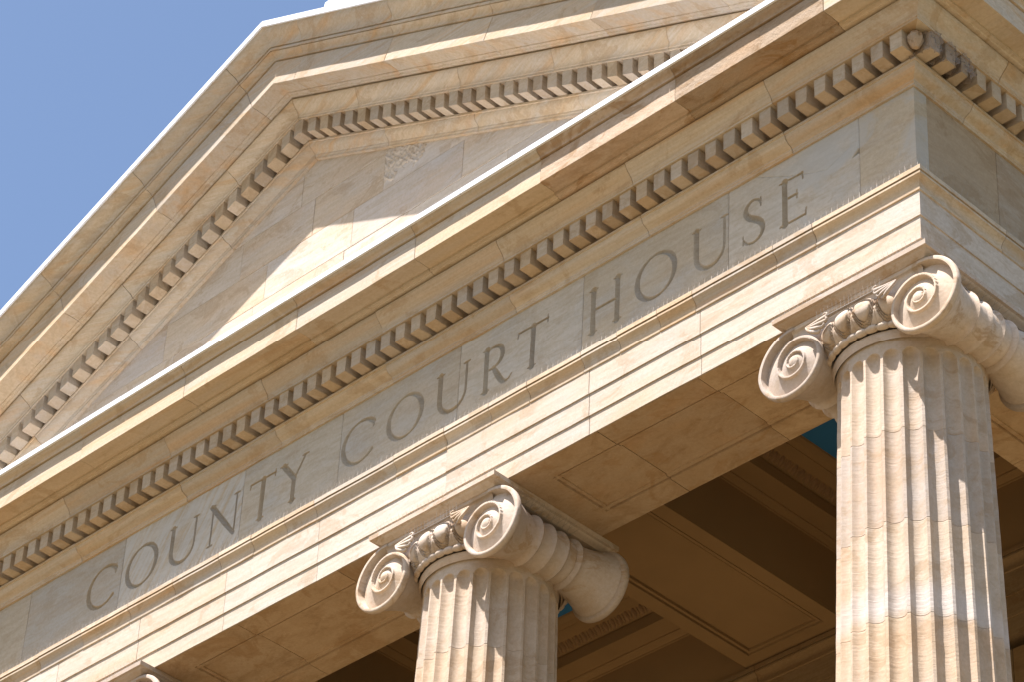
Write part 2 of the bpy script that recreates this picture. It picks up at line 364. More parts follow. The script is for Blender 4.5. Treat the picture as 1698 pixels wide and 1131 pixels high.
L_R = stem(-3.056, BOTZ, TOPZ-.003, TH)+[spline([(-3.05, .506, .014), (-2.995, .511, .016), (-2.945, .488, .028), (-2.928, .437, .034), (-2.948, .385, .026), (-2.995, .360, .016), (-3.045, .359, .012)])]+[spline([(-3.000, .362, .024), (-2.965, .300, .036), (-2.925, .235, .034), (-2.898, .216, .022), (-2.868, .222, .012), (-2.846, .246, .008)])]
L_N = [[(-5.442, BOTZ, TN), (-5.442, .512, TN)], serif(-5.442, BOTZ, .026), serif(-5.450, .512, .026), [(-5.462, .512, .030), (-5.448, .500, TH), (-5.330, .352, TH), (-5.226, .222, .026), (-5.221, .212, .008)], [(-5.223, .230, TN), (-5.223, TOPZ, TN)], serif(-5.223, TOPZ, .026)]
L_Y = [[(-4.797, .512, TH), (-4.690, .378, TH)], serif(-4.797, .513, .034), [(-4.600, .515, TN), (-4.688, .375, TN)], serif(-4.600, .516, .028)]+stem(-4.692, BOTZ, .385, TH, True, False)
L_H = stem(-2.214, BOTZ, TOPZ, TH)+stem(-2.030, BOTZ, TOPZ, TH)+[[(-2.20, .368, TN), (-2.045, .368, TN)]]
LETTERS = [('C', letC(-6.487)), ('O', letO(-6.110)), ('U', letU(-5.822, -5.604)), ('N', L_N), ('T', letT(-5.096, -4.872, -4.980)), ('Y', L_Y),
           ('C', letC(-4.110)), ('O', letO(-3.726)), ('U', letU(-3.437, -3.221)), ('R', L_R), ('T', letT(-2.803, -2.570, -2.686)),
           ('H', L_H), ('O', letO(-1.741)), ('U', letU(-1.443, -1.241)), ('S', L_S), ('E', L_E)]
STEP = .0042
def capsule_depth(X, Z, strokes, slope=.85):
    D = np.zeros_like(X)
    for P in strokes:
        for (xa, za, wa), (xb, zb, wb) in zip(P[:-1], P[1:]):
            r = max(wa, wb)
            msk = (X > min(xa, xb)-r) & (X < max(xa, xb)+r) & (Z > min(za, zb)-r) & (Z < max(za, zb)+r)
            if not msk.any(): continue
            x = X[msk]; z = Z[msk]; dx = xb-xa; dz = zb-za; l2 = dx*dx+dz*dz+1e-12
            t = np.clip(((x-xa)*dx+(z-za)*dz)/l2, 0, 1)
            d = np.hypot(x-xa-t*dx, z-za-t*dz); hw = (wa+(wb-wa)*t)/2
            v = np.clip((hw-d), 0, None)*slope*1.35+np.where(hw > d, .0035*np.clip((hw-d)/.002, 0, 1), 0)
            D[msk] = np.maximum(D[msk], v)
    return D
def carved_block(x0, x1, idx):
    a = x0+GAP; b = x1-GAP; z0 = .029; z1 = .6635
    nx = int((b-a)/STEP)+1; nz = int((z1-z0)/STEP)+1
    xs = np.linspace(a, b, nx); zs = np.linspace(z0, z1, nz); X, Z = np.meshgrid(xs, zs, indexing='ij')
    D = np.zeros_like(X); ID = -np.ones(X.shape, int)
    for li, (ch, st) in enumerate(LETTERS):
        lx = [p[0] for P in st for p in P]
        if max(lx) < a-.05 or min(lx) > b+.05: continue
        d = capsule_depth(X, Z, st); ID[d > D] = li; D = np.maximum(D, d)
    # waviness of the dressed face, rounded arris at the joints
    nf = 1.2*np.sin(X*9.3+idx*3)*np.sin(Z*11+idx)+.8*np.sin(X*23+Z*17+idx*5)
    edge = np.minimum(X-a, b-X); D2 = D+.0035*np.clip(1-edge/.007, 0, 1)+.00045*nf
    if idx == 8:   # crack of the patched stone beside the last letter and a chip at the joint
        for seg in ([(-1.005, .655, .006), (-.80, .545, .005), (-.64, .475, .004), (-.52, .43, .004)], [(-.52, .43, .004), (-.36, .50, .003)]):
            D2 += capsule_depth(X, Z, [seg], .8)
    if idx in (8,): D2 += capsule_depth(X, Z, [[(-.345, .415, .008), (-.303, .44, .035)]], 1.6)
    V = np.stack([X, -(.070-D2), Z], -1).reshape(-1, 3)
    I, J = np.meshgrid(np.arange(nx-1), np.arange(nz-1), indexing='ij')
    F = np.stack([I*nz+J, (I+1)*nz+J, (I+1)*nz+J+1, I*nz+J+1], -1).reshape(-1, 4)
    dm = D.ravel()[F].max(1); fid = ID.ravel()[F].max(1)
    isl = dm > .0006
    # skirt (sides and back) for the plain body
    nb = len(V); bx = [(a, .12, z0), (b, .12, z0), (b, .12, z1), (a, .12, z1), (a, -.070+.0035, z0), (b, -.070+.0035, z0), (b, -.070+.0035, z1), (a, -.070+.0035, z1)]
    V2 = np.vstack([V, np.array(bx)]); o = nb
    SK = np.array([[o, o+3, o+2, o+1], [o+4, o+7, o+3, o], [o+5, o+1, o+2, o+6], [o+4, o, o+1, o+5], [o+7, o+6, o+2, o+3]])
    body = fastmesh('frieze_block', V2, np.vstack([F[~isl], SK]), M_frz, 60)
    link('frieze_block', body, CH_)
    for li in sorted(set(fid[isl].tolist())):
        f = F[isl & (fid == li)]
        u, inv = np.unique(f.ravel(), return_inverse=True)
        parts.setdefault(li, []).append((V[u], inv.reshape(-1, 4)))
parts = {}
jj = JFR
for i in range(len(jj)-1):
    if jj[i] < -7.0 and jj[i+1] < -7.0: course('frieze_block', P_FRZ, -.12, [jj[i], jj[i+1]], front, M_frz, CH_)
    else: carved_block(jj[i], jj[i+1], i)
course('frieze_block', P_FRZ, -.034, [-.299, .0708+GAP], front, M_frz, CH_, jit=0)
course('frieze_block', P_FRZ, -.034, [XL-.0708-GAP, -9.40], front, M_frz, CH_, jit=0)
words = ['COUNTY']*6+['COURT']*5+['HOUSE']*5
for li, lst in sorted(parts.items()):
    V = []; F = []; n = 0
    for v, f in lst: V.append(v); F.append(f+n); n += len(v)
    o = link('carved_letter', fastmesh('carved_letter', np.vstack(V), np.vstack(F), M_lett, 60), CH_)
    o['label'] = 'incised Roman capital %s of the word %s' % (LETTERS[li][0], words[li])

# ---- dentils (front, flanks)
DW, DZ0, DZ1, DP = .0795, .781, .896, .250
def dentil_mesh(name, w_, hgt, dep, shear=0., jag=0.):
    bm = bmesh.new(); bmesh.ops.create_cube(bm, size=1)
    for v in bm.verts:
        x = v.co.x*w_; y = -(v.co.y+.5)*dep; z = (v.co.z+.5)*hgt
        v.co = Vector((x, y, z+shear*x))
    bmesh.ops.bevel(bm, geom=bm.edges[:], offset=.0022, segments=1, affect='EDGES')
    if jag:
        for v in bm.verts: v.co += Vector((random.uniform(-jag, jag), random.uniform(-jag, jag), random.uniform(-jag, jag)))
    bmesh.ops.recalc_face_normals(bm, faces=bm.faces)
    if jag > .003:
        v = max(bm.verts, key=lambda q: q.co.x-q.co.y-q.co.z*1.2)
        for q in bm.verts:
            if (q.co-v.co).length < .012: q.co += Vector((-.014, .010, .012))
    me = bpy.data.meshes.new(name); bm.to_mesh(me); bm.free(); me.materials.append(M_dent); return me
dm = [dentil_mesh('dentil', DW, DZ1-DZ0, DP-.10, 0, j) for j in (.0008, .0020, .0036, .0016)]
x = -3.145+DW/2+.1285*25
k = 25
while True:
    x = -3.145+DW/2+.1285*k
    if x < XL-.20: break
    if x < .19:
        link('dentil', dm[(k*7+k//3) % 4], CH_, (x+random.uniform(-.002, .002), -.10, DZ0+random.uniform(-.0015, .0015)))
    k -= 1
ds = [m_.copy() for m_ in dm]
for m_ in ds: m_.transform(Matrix.Rotation(math.radians(90), 4, 'Z'))
wrapped = []
for i in range(38):
    y = -.107+.1285*i
    o = link('dentil', ds[i % 4], CH_, (.10, y, DZ0))
    if i < 3: wrapped.append((y, i))
for i in range(38): 
    m_ = ds[i % 4]
dl = [m_.copy() for m_ in dm]
for m_ in dl: m_.transform(Matrix.Rotation(math.radians(-90), 4, 'Z'))
for i in range(12): link('dentil', dl[i % 4], CH_, (XL-.10, -.107+.1285*i, DZ0))
# low stops between the dentils, set back in the gaps
V = []; F = []
def addbox(V, F, x0, x1, y0, y1, z0, z1):
    n = len(V); V += [(x0, y0, z0), (x1, y0, z0), (x1, y1, z0), (x0, y1, z0), (x0, y0, z1), (x1, y0, z1), (x1, y1, z1), (x0, y1, z1)]
    F += [(n, n+3, n+2, n+1), (n+4, n+5, n+6, n+7), (n, n+1, n+5, n+4), (n+1, n+2, n+6, n+5), (n+2, n+3, n+7, n+6), (n+3, n, n+4, n+7)]
k = 25
while -3.145+.1285*k > XL-.1:
    xg = -3.145+.1285*k-.0445
    addbox(V, F, xg-.0035, xg+.0435, -.155, -.10, .862, .8955); k -= 1
for i in range(38): addbox(V, F, .10, .155, -.107+.1285*i+.042, -.107+.1285*i+.088, .855, .8955)
o = link('dentil_gap_fillet', tomesh('dentil_gap_fillet', V, F, M_dent, None, False), CH_); o['kind'] = 'stuff'

# ---- pine cone drop at the corner of the dentil course
def revolve(name, prof, mat, n=24, axis='z', centre=(0, 0, 0), fn=None, angle=40):
    T = np.linspace(0, 2*math.pi, n, endpoint=False); P = np.zeros((n, len(prof), 3))
    for j, (r, z) in enumerate(prof):
        rr = np.full(n, r) if fn is None else fn(T, r, z)
        P[:, j, 0] = centre[0]+rr*np.cos(T); P[:, j, 1] = centre[1]+rr*np.sin(T); P[:, j, 2] = centre[2]+z
    return gridmesh(name, P, mat, True, angle)
pc = revolve('pine_cone_drop', [(.0, -.110), (.014, -.112), (.03, -.09), (.04, -.065), (.041, -.045), (.033, -.02), (.016, 0), (.015, .012)], M_erod, 20, centre=(.19, -.19, .892), fn=lambda T, r, z: r*(1+.16*np.sin(T*8+z*260)))
link('pine_cone_drop', pc, CH_)

# ---- pediment
ZR = 3.361; MS = .4364; TA = math.atan(MS); SC = math.sin(TA)*math.cos(TA)
R_BEDC = [(.083, -.378), (.0845, -.363), (.0885, -.358), (.090, -.347), (.098, -.338), (.113, -.331), (.130, -.321), (.142, -.307), (.147, -.292), (.149, -.285), (.1585, -.2835), (.1585, -.2685)]
R_BEDB = [(.100, -.268), (.100, -.152), (.262, -.151), (.262, -.135), (.266, -.131), (.268, -.120), (.276, -.104), (.292, -.086), (.310, -.066), (.325, -.045), (.331, -.030), (.331, -.026), (.312, -.0245), (.312, -.012)]
R_CORN = [(.312, -.0115), (.350, -.011), (.356, -.004), (.376, -.0035), (.378, .003), (.462, .003), (.464, -.001), (.4985, -.001), (.500, .001), (.500, .189), (.490, .191), (.490, .197), (.510, .1975), (.510, .206), (.514, .216), (.524, .227), (.540, .236), (.552, .244), (.541, .2455), (.541, .251), (.557, .2515), (.557, .271), (.546, .2725), (.546, .279), (.561, .280), (.564, .294), (.572, .318), (.588, .339), (.612, .355), (.630, .370), (.640, .390), (.642, .402)]
def rake_rings(prof, back, t0, t1, dp=0., step=.15, cut0=True, cut1=True):
    ts = []
    if cut0: ts += [('j', t0+GAP), ('b', t0+GAP+CH)]
    else: ts += [('v', t0)]
    n = max(2, int((t1-t0)/step)); mids = [t0+(t1-t0)*i/n for i in range(1, n)]
    mids = [m_ for m_ in mids if abs(m_-CX) > .24]
    if t0+.01 < CX < t1-.01: mids.append(CX); mids.sort()
    ts += [('a' if m_ == CX else 'b', m_) for m_ in mids]
    if cut1: ts += [('b', t1-GAP-CH), ('j', t1-GAP)]
    else: ts += [('v', t1)]
    rings = []
    for kind, t in ts:
        s = 0 if (kind in 'av' or abs(t-CX) < .01) else (1 if t > CX else -1); r = []
        off = random.uniform(-.001, .001) if kind == 'b' else 0
        for (p, h) in list(prof)+[(back, prof[-1][1]), (back, prof[0][1])]:
            pp = p+dp+off-(CH if kind == 'j' and p != back else 0)
            xx = t+s*(h-.0)*SC
            r.append((xx, -pp, ZR+h-MS*abs(xx-CX)))
        rings.append(r)
    return rings
def rake_course(name, prof, back, joints, mat):
    for i in range(len(joints)-1):
        me = loft(name, rake_rings(prof, back, joints[i], joints[i+1], random.uniform(-.0016, .0016)), mat, 28)
        link(name, me, CH_)
JRA = [CX-4.75, -8.70, -7.72, -6.794, -5.897, -5.006, -4.600, -3.709, -2.802, -1.904, -.95, CX+4.75]
JRB = [CX-4.5, -8.4, -7.42, -6.42, -5.42, CX, -4.16, -3.20, -2.38, -1.45, -.6, CX+4.5]
JRC = [CX-4.2, -8.3, -7.52, -6.60, -5.72, CX, -3.95, -3.12, -2.22, -1.4, CX+4.2]
rake_course('raking_cornice_block', R_CORN, -.05, JRA, M_trim)
rake_course('raking_dentil_band_block', R_BEDB, -.05, JRB, M_trim)
rake_course('raking_bed_moulding_block', R_BEDC, -.05, JRC, M_trim)
for s in (-1, 1):
    me_s = [dentil_mesh('raking_dentil', .0765, .117, .150, -s*MS, j) for j in (.0006, .0014, .002)]
    for k in range(1, 36):
        xx = CX+s*(.1235*k+(.012 if s > 0 else -.004))
        link('raking_dentil', me_s[k % 3], CH_, (xx, -.10, ZR-.268+.001-MS*abs(xx-CX)))
V = [(CX-.04, -.25, ZR-.268-MS*.04), (CX, -.25, ZR-.268), (CX+.04, -.25, ZR-.268-MS*.04), (CX+.04, -.25, ZR-.151-MS*.04), (CX, -.25, ZR-.151), (CX-.04, -.25, ZR-.151-MS*.04)]
V += [(a, -.10, c) for a, b, c in V]
F = [(0, 1, 4, 5), (1, 2, 3, 4), (6, 11, 10, 7), (7, 10, 9, 8), (0, 6, 7, 1), (1, 7, 8, 2), (2, 8, 9, 3), (3, 9, 10, 4), (4, 10, 11, 5), (5, 11, 6, 0)]
link('raking_dentil', tomesh('raking_dentil', V, F, M_dent, None), CH_)
# tympanum ashlars, clipped under the rake
def clip(poly, a, b, c):
    out = []
    for i in range(len(poly)):
        p = poly[i]; q = poly[(i+1) % len(poly)]; dp_ = a*p[0]+b*p[1]-c; dq = a*q[0]+b*q[1]-c
        if dp_ <= 0: out.append(p)
        if (dp_ < 0 < dq) or (dq < 0 < dp_):
            t = dp_/(dp_-dq); out.append((p[0]+t*(q[0]-p[0]), p[1]+t*(q[1]-p[1])))
    return out
TC = [(1.32, 1.70, [-8.6, -7.4, -6.45, -5.3, -4.2, -3.1, -1.9, -.9]), (1.70, 2.025, [-7.9, -6.9, -6.09, -5.31, -4.45, -3.0, -1.7]),
      (2.025, 2.335, [-7.3, -6.21, -5.21, -4.389, -3.399, -2.4]), (2.335, 2.650, [-6.4, -5.488, -4.79, -4.129, -3.3]), (2.650, 3.05, [-4.93])]
def prism(name, poly, p0, p1, mat, gap=GAP*.8, ch=.0025):
    c = (sum(p[0] for p in poly)/len(poly), sum(p[1] for p in poly)/len(poly))
    def inset(g):
        out = []
        for i in range(len(poly)):
            a = Vector(poly[i-1]); b = Vector(poly[i]); d = Vector(poly[(i+1) % len(poly)])
            e1 = (b-a).normalized(); e2 = (d-b).normalized(); n1 = Vector((-e1.y, e1.x)); n2 = Vector((-e2.y, e2.x))
            bis = (n1+n2); bis = bis/max(bis.length_squared, .3)*2
            out.append(b+bis*g)
        return out
    A = inset(gap); Bf = inset(gap+ch)
    rings = [[(q.x, -p1, q.y) for q in A], [(q.x, -(p0-ch), q.y) for q in A], [(q.x, -p0, q.y) for q in Bf]]
    return loft(name, rings, mat, 20)
for (z0, z1, js) in TC:
    xs = [CX-5]+js+[CX+5]
    for i in range(len(xs)-1):
        poly = [(xs[i], z0), (xs[i+1], z0), (xs[i+1], z1), (xs[i], z1)]
        hh = ZR-.372
        poly = clip(poly, MS, 1, hh+MS*CX); poly = clip(poly, -MS, 1, hh-MS*CX)
        if len(poly) < 3: continue
        ar = abs(sum(poly[k][0]*poly[(k+1) % len(poly)][1]-poly[(k+1) % len(poly)][0]*poly[k][1] for k in range(len(poly))))/2
        if ar < .01: continue
        link('tympanum_block', prism('tympanum_block', poly, .060+random.uniform(-.0015, .0015), -.1, M_tym), CH_)
nx, nz = 110, 80
xs = np.linspace(-4.122, -3.70, nx); zs = np.linspace(2.372, 2.70, nz); X, Z = np.meshgrid(xs, zs, indexing='ij')
g = np.zeros_like(X)
for k in range(26):
    fx, fz, ph = RS.uniform(30, 190), RS.uniform(30, 170), RS.uniform(0, 6.3); g += np.sin(X*fx+Z*fz*RS.choice([-1, 1])+ph+1.6*np.sin(X*31+Z*23*RS.choice([-1, 1])+k))/6
m_ = np.clip((-3.74-X+.35*(Z-2.5)+.03*np.sin(Z*60)+.04*np.sin(Z*23))/.03, 0, 1)*np.clip((Z-2.395-.035*np.sin(X*25)-.02*np.sin(X*61)-.35*(X+4.12)*0)/.03, 0, 1)
Y = -(.058+np.where(m_ > 0, m_*(.005+.0045*np.clip(g*1.6, -1.4, 1.4)), -.004))
V = np.stack([X, Y, Z], -1).reshape(-1, 3)
I, J = np.meshgrid(np.arange(nx-1), np.arange(nz-1), indexing='ij'); F = np.stack([I*nz+J, (I+1)*nz+J, (I+1)*nz+J+1, I*nz+J+1], -1).reshape(-1, 4)
ok = (V[F][:, :, 2].max(1) < (ZR-.372)-MS*np.abs(V[F][:, :, 0].mean(1)-CX)) & (m_.ravel()[F].min(1) > 0)
link('spalled_patch', fastmesh('spalled_patch', V, F[ok], M_tym, None), CH_)
# core of the gable and the attic above the portico
def gable(name, off, y0, y1, zb, mat):
    hw = (ZR+off-zb)/MS
    A = [(CX-hw, y0, zb), (CX+hw, y0, zb), (CX, y0, ZR+off)]
    link(name, loft(name, [A, [(a, y1, c) for a, b, c in A]], mat, None), CH_)
gable('core_masonry', -.02, -.045, .6, 1.3, M_joint)
# sheet-metal flashing along every top edge
FL = [(.543, 1.274), (.5605, 1.274), (.5605, 1.312), (.10, 1.345)]
def strip(name, prof, t0, t1, place, e0, e1, thick=.006):
    under = [(p-(.006 if i in (1, 2) else 0), z-(.006 if i > 1 else -.001)) for i, (p, z) in enumerate(prof)]
    ring = lambda f: [f(p, z) for p, z in prof]+[f(p, z) for p, z in reversed(under)]
    r0 = ring(lambda p, z: place(e0(p) if e0 else t0, p, z)); r1 = ring(lambda p, z: place(e1(p) if e1 else t1, p, z))
    return loft(name, [r0, r1], M_flash, None)
fj = [XL-.3, -8.7, -7.3, -5.9, -4.35, -2.85, -1.27, -.2, .4]
for i in range(len(fj)-1):
    d = random.uniform(-.0015, .0015)
    pr_ = [(p+d, z+d) for p, z in FL]
    link('metal_flashing', strip('metal_flashing', pr_, fj[i]+.0015, fj[i+1]-.0015, front, mL if i == 0 else None, mR if i == len(fj)-2 else None), CH_)
for pl in (side, leftside):
    link('metal_flashing', strip('metal_flashing', FL, 0, DEP, pl, mS, None), CH_)
def rake_strip(x0, x1, d=0.):
    pr_ = [(.636, .400), (.656+d, .398), (.656+d, .444), (-2.0, .52)]
    un = [(.636, .405), (.650+d, .404), (.650+d, .436), (-2.0, .512)]
    ring = []
    def R(x): return [(x, -p, ZR+h-MS*abs(x-CX)) for p, h in pr_]+[(x, -p, ZR+h-MS*abs(x-CX)) for p, h in reversed(un)]
    link('metal_flashing', loft('metal_flashing', [R(x0), R(x1)], M_flash, None), CH_)
for s in (-1, 1):
    q = [.0015, 1.15, 2.35, 3.6, 4.9, 5.45]
    for a, b in zip(q[:-1], q[1:]): rake_strip(CX+s*(a+.001), CX+s*(b-.001), random.uniform(-.001, .001))
# roof slopes further back and the raised stone beside the ridge
for s in (-1, 1):
    R = lambda x: [(x, y, ZR+h-MS*abs(x-CX)) for y, h in ((.4, .40), (DEP, .40), (DEP, .34), (.4, .34))]
    link('roof_slope', loft('roof_slope', [R(CX+s*.001), R(CX+s*5.4)], M_roof, None), CH_)
A = [(-4.42, 3.55), (-3.1, 3.0), (-3.1, 3.86), (-4.36, 3.80)]
link('ridge_pedestal', loft('ridge_pedestal', [[(a, -.50, c) for a, c in A], [(a, -.02, c) for a, c in A]], M_flash, None), CH_)

# ---- portico ceiling
YW = 2.885                        # front plane of the wall entablature (taenia edge)
COLX = [-.2865, -3.2865, -6.2865, -9.3295]
COLY = .2865
def soffit_panel(xa, xb, ya, yb, z, mat, name='soffit_panel', m1=.15, dep=.024, frame=True):
    """recessed panel with two stepped lines, open box mesh facing down; outer rect = whole strip"""
    rects = [(xa, xb, ya, yb, z)]+[(xa+m1+a_, xb-m1-a_, ya+m1+a_, yb-m1-a_, z+dep*b_) for a_, b_ in [(0, 0), (.003, 1.), (.011, 1.), (.013, .35), (.034, .35), (.036, 1.35), (.045, 1.35), (.048, .95)]]
    V = []; F = []
    for (a, b, c, d, zz) in rects: V += [(a, c, zz), (b, c, zz), (b, d, zz), (a, d, zz)]
    for i in range(len(rects)-1):
        o = i*4
        for k in range(4): F.append((o+k, o+(k+1) % 4, o+4+(k+1) % 4, o+4+k))
    o = (len(rects)-1)*4; F.append((o, o+1, o+2, o+3))
    return tomesh(name, V, F, mat, None, False)
ZB = .045                         # ceiling beam soffit
def soffit_strip(x0, x1, y0, y1, joints, axis='x', m1=.15, e0=0, e1=0):
    """architrave soffit cut in stones; panel lines run through.  e0,e1 panel end insets"""
    z = -.5240; dep = .017
    TB = [(0, 0), (.003, 1.), (.011, 1.), (.013, .35), (.034, .35), (.036, 1.35), (.045, 1.35), (.048, .95)]
    lines = [(m1+a_, b_) for a_, b_ in TB]
    pts = sorted(set([x0, x1]+list(joints)))
    for a, b in zip(pts[:-1], pts[1:]):
        A0 = x0+e0; B0 = x1-e1
        xs = [a+.0022, b-.0022]
        def dz_x(xx):     # depth of panel at x measured from the panel ends
            def f(dd):
                if dd <= 0: return 0
                for (l0, v0), (l1, v1) in zip(TB[:-1], TB[1:]):
                    if dd <= l1: return v0+(v1-v0)*(dd-l0)/(l1-l0)
                return .95
            return min(f(xx-A0), f(B0-xx))
        gx = sorted(set([xs[0], xs[1]]+[v for v in [A0+a_ for a_, b_ in TB]+[B0-a_ for a_, b_ in TB] if xs[0] < v < xs[1]]))
        wy = y1-y0
        gy = [0]+[l for l, _ in lines]+[wy-l for l, _ in reversed(lines)]+[wy]
        def dz_y(yy):
            dd = min(yy, wy-yy)-m1
            if dd <= 0: return 0
            for (l0, v0), (l1, v1) in zip(TB[:-1], TB[1:]):
                if dd <= l1+1e-9: return v0+(v1-v0)*(dd-l0)/(l1-l0)
            return .95
        P = np.zeros((len(gx), len(gy), 3)); jz = random.uniform(-.001, .001)
        for i, xx in enumerate(gx):
            for j, yy in enumerate(gy):
                d = min(dz_x(xx), dz_y(yy))*dep
                q = (xx, y0+yy) if axis == 'x' else (y0+yy, xx)
                P[i, j] = (q[0], q[1], z+d+jz)
        # small turned-up rim at both ends so that the joint reads as an open line
        P = np.concatenate([P[:1]+np.array([0, 0, .02]), P, P[-1:]+np.array([0, 0, .02])], 0)
        link('soffit_block', gridmesh('soffit_block', P, M_soff, False, 20), CH_)
# architrave bodies stop just above the soffit stones
x_edges = [XL-.100, -9.0, -8.1, -7.1, -6.63, -5.85, -5.05, -4.18, -3.286, -2.125, -1.40, -.62, .100]
bays = [(-.2865, -3.2865), (-3.2865, -6.2865), (-6.2865, -9.3295)]
for (xr, xl) in bays:
    soffit_strip(xl, xr, -.0945, YB-.002, [j for j in x_edges if xl < j < xr], 'x', .153, .68, .68)
soffit_strip(-.2865, .095, -.0945, YB-.002, [], 'x', .153, .5, .5)
soffit_strip(.66, 12., -.644, .0945, [1.6, 2.6, 3.6], 'y', .153, .35, 8.6)
# ceiling beams over the columns
def beam(xc):
    hw = .41; y0, y1 = YB, YW+.02
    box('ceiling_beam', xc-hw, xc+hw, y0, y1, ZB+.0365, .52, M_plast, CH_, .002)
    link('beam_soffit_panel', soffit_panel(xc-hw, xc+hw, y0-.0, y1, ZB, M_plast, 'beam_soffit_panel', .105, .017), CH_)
    V = []; F = []
    for a in (xc-hw, xc+hw): addbox(V, F, a-.0005, a+.0005, y0, y1, ZB, ZB+.037)
    link('beam_edge', tomesh('beam_edge', V, F, M_plast, None, False), CH_)
for c in COLX[1:3]: beam(c)
beam(-.2865-.41+.0865+.0); 
# coffers: stepped frames round a blue panel
def coffer(xa, xb, ya, yb):
    def frame(name, o0, o1, prof, mat):
        # prof: list of (offset, z) swept round the rectangle
        rings = []
        for (xx, yy, sx, sy) in ((xa, ya, 1, 1), (xb, ya, -1, 1), (xb, yb, -1, -1), (xa, yb, 1, -1)):
            rings.append([(xx+sx*o, yy+sy*o, z) for o, z in prof])
        P = np.array(rings+[rings[0]])
        link(name, gridmesh(name, P, mat, False, 25), CH_)
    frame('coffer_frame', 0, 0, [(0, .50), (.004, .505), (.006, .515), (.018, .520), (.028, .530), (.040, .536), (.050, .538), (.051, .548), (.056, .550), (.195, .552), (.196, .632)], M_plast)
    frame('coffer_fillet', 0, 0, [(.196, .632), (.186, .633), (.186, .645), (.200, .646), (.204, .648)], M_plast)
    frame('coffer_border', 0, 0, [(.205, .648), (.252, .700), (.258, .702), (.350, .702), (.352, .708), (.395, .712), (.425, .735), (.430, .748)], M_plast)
    V = [(xa+.43, ya+.43, .748), (xb-.43, ya+.43, .748), (xb-.43, yb-.43, .748), (xa+.43, yb-.43, .748)]
    link('blue_ceiling_panel', tomesh('blue_ceiling_panel', V, [(0, 1, 2, 3)], M_blue, None, False), CH_)
    # egg-and-dart: eggs and darts lie on the sloping band between offsets .205 and .252
    V = []; F = []
    egg = [(math.cos(a)*c, math.sin(a)*c, s) for s, c in ((.0, 1.), (.6, .75), (1.0, .25)) for a in np.linspace(0, 2*math.pi, 8, endpoint=False)]
    def put(px, py, tx, ty, nx, ny, hw, dart):
        o = len(V); sc = (.0075 if dart else .019)
        for (u, v, h) in egg:
            a = u*sc; b = v*(.030 if not dart else .026)*1.0; d = .026+b
            t_ = h*(.014 if not dart else .008)
            # along the band: offset .205+d*.. ; normal points down-inward
            off = .205+(.026+b)*.90; zz = .648+(.026+b)*1.0
            V.append((px+tx*a+nx*(off+t_*.7), py+ty*a+ny*(off+t_*.7), zz-t_*.7))
        for r in range(2):
            for k in range(8): F.append((o+r*8+k, o+r*8+(k+1) % 8, o+r*8+8+(k+1) % 8, o+r*8+8+k))
        F.append(tuple(o+16+k for k in range(8)))
    pitch = .062
    for (p0, p1, nx, ny) in (((xa, ya), (xb, ya), 0, 1), ((xb, ya), (xb, yb), -1, 0), ((xb, yb), (xa, yb), 0, -1), ((xa, yb), (xa, ya), 1, 0)):
        L_ = math.hypot(p1[0]-p0[0], p1[1]-p0[1]); tx = (p1[0]-p0[0])/L_; ty = (p1[1]-p0[1])/L_; n = int((L_-.46)/pitch)
        for i in range(n):
            s_ = .23+(L_-.46)*(i+.5)/n
            put(p0[0]+tx*s_, p0[1]+ty*s_, tx, ty, nx, ny, 0, False)
            put(p0[0]+tx*(s_+pitch/2), p0[1]+ty*(s_+pitch/2), tx, ty, nx, ny, 0, True)
    o = link('egg_and_dart', tomesh('egg_and_dart', V, F, M_plastd, 50, True), CH_); o['kind'] = 'stuff'
for (xr, xl) in ((-.645, COLX[1]), (COLX[1], COLX[2]), (COLX[2], COLX[3]+.36)):
    coffer(xl+.41, xr-.41 if xr != -.645 else xr-.20, YB, YW+.02)
box('ceiling_core', XL+.1, -.1, .1, YW+.5, .76, 1.05, M_joint, CH_, 0)
# beams' dark inner faces along the front architrave and wall
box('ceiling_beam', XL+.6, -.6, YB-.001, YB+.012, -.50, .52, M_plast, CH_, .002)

# ---- rear wall of the portico with its own entablature
back = lambda t, p, z: (t, YW+.158-p, z)
JW = [XL+.5, -8.6, -7.6, -6.5, -5.6, -4.62, -3.62, -2.66, -2.28, -1.72, -1.15, -.6]
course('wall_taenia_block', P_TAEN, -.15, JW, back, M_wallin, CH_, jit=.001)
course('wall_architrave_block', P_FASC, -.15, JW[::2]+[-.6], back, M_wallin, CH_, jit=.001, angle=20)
box('wall_frieze', XL+.5, -.55, YW+.02, YW+.2, .03, .52, M_plast, CH_, 0)
random.seed(5)
zc = -.53; r = 0
while zc > ZF:
    z0 = max(zc-.42, ZF); xx = XL+.5+(.5 if r % 2 else 0)
    xs = [XL+.5]+[XL+.5+k*1.05+(.5 if r % 2 else 0) for k in range(1, 9)]+[-.55]
    xs = [v for v in xs if v <= -.55]
    for a, b in zip(xs[:-1], xs[1:]):
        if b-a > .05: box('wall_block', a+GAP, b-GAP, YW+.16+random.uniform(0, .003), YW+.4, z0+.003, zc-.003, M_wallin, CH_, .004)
    zc = z0; r += 1
box('core_masonry', XL+.2, -.2, YW+.3, YW+.55, ZF, .9, M_joint, CH_, 0)
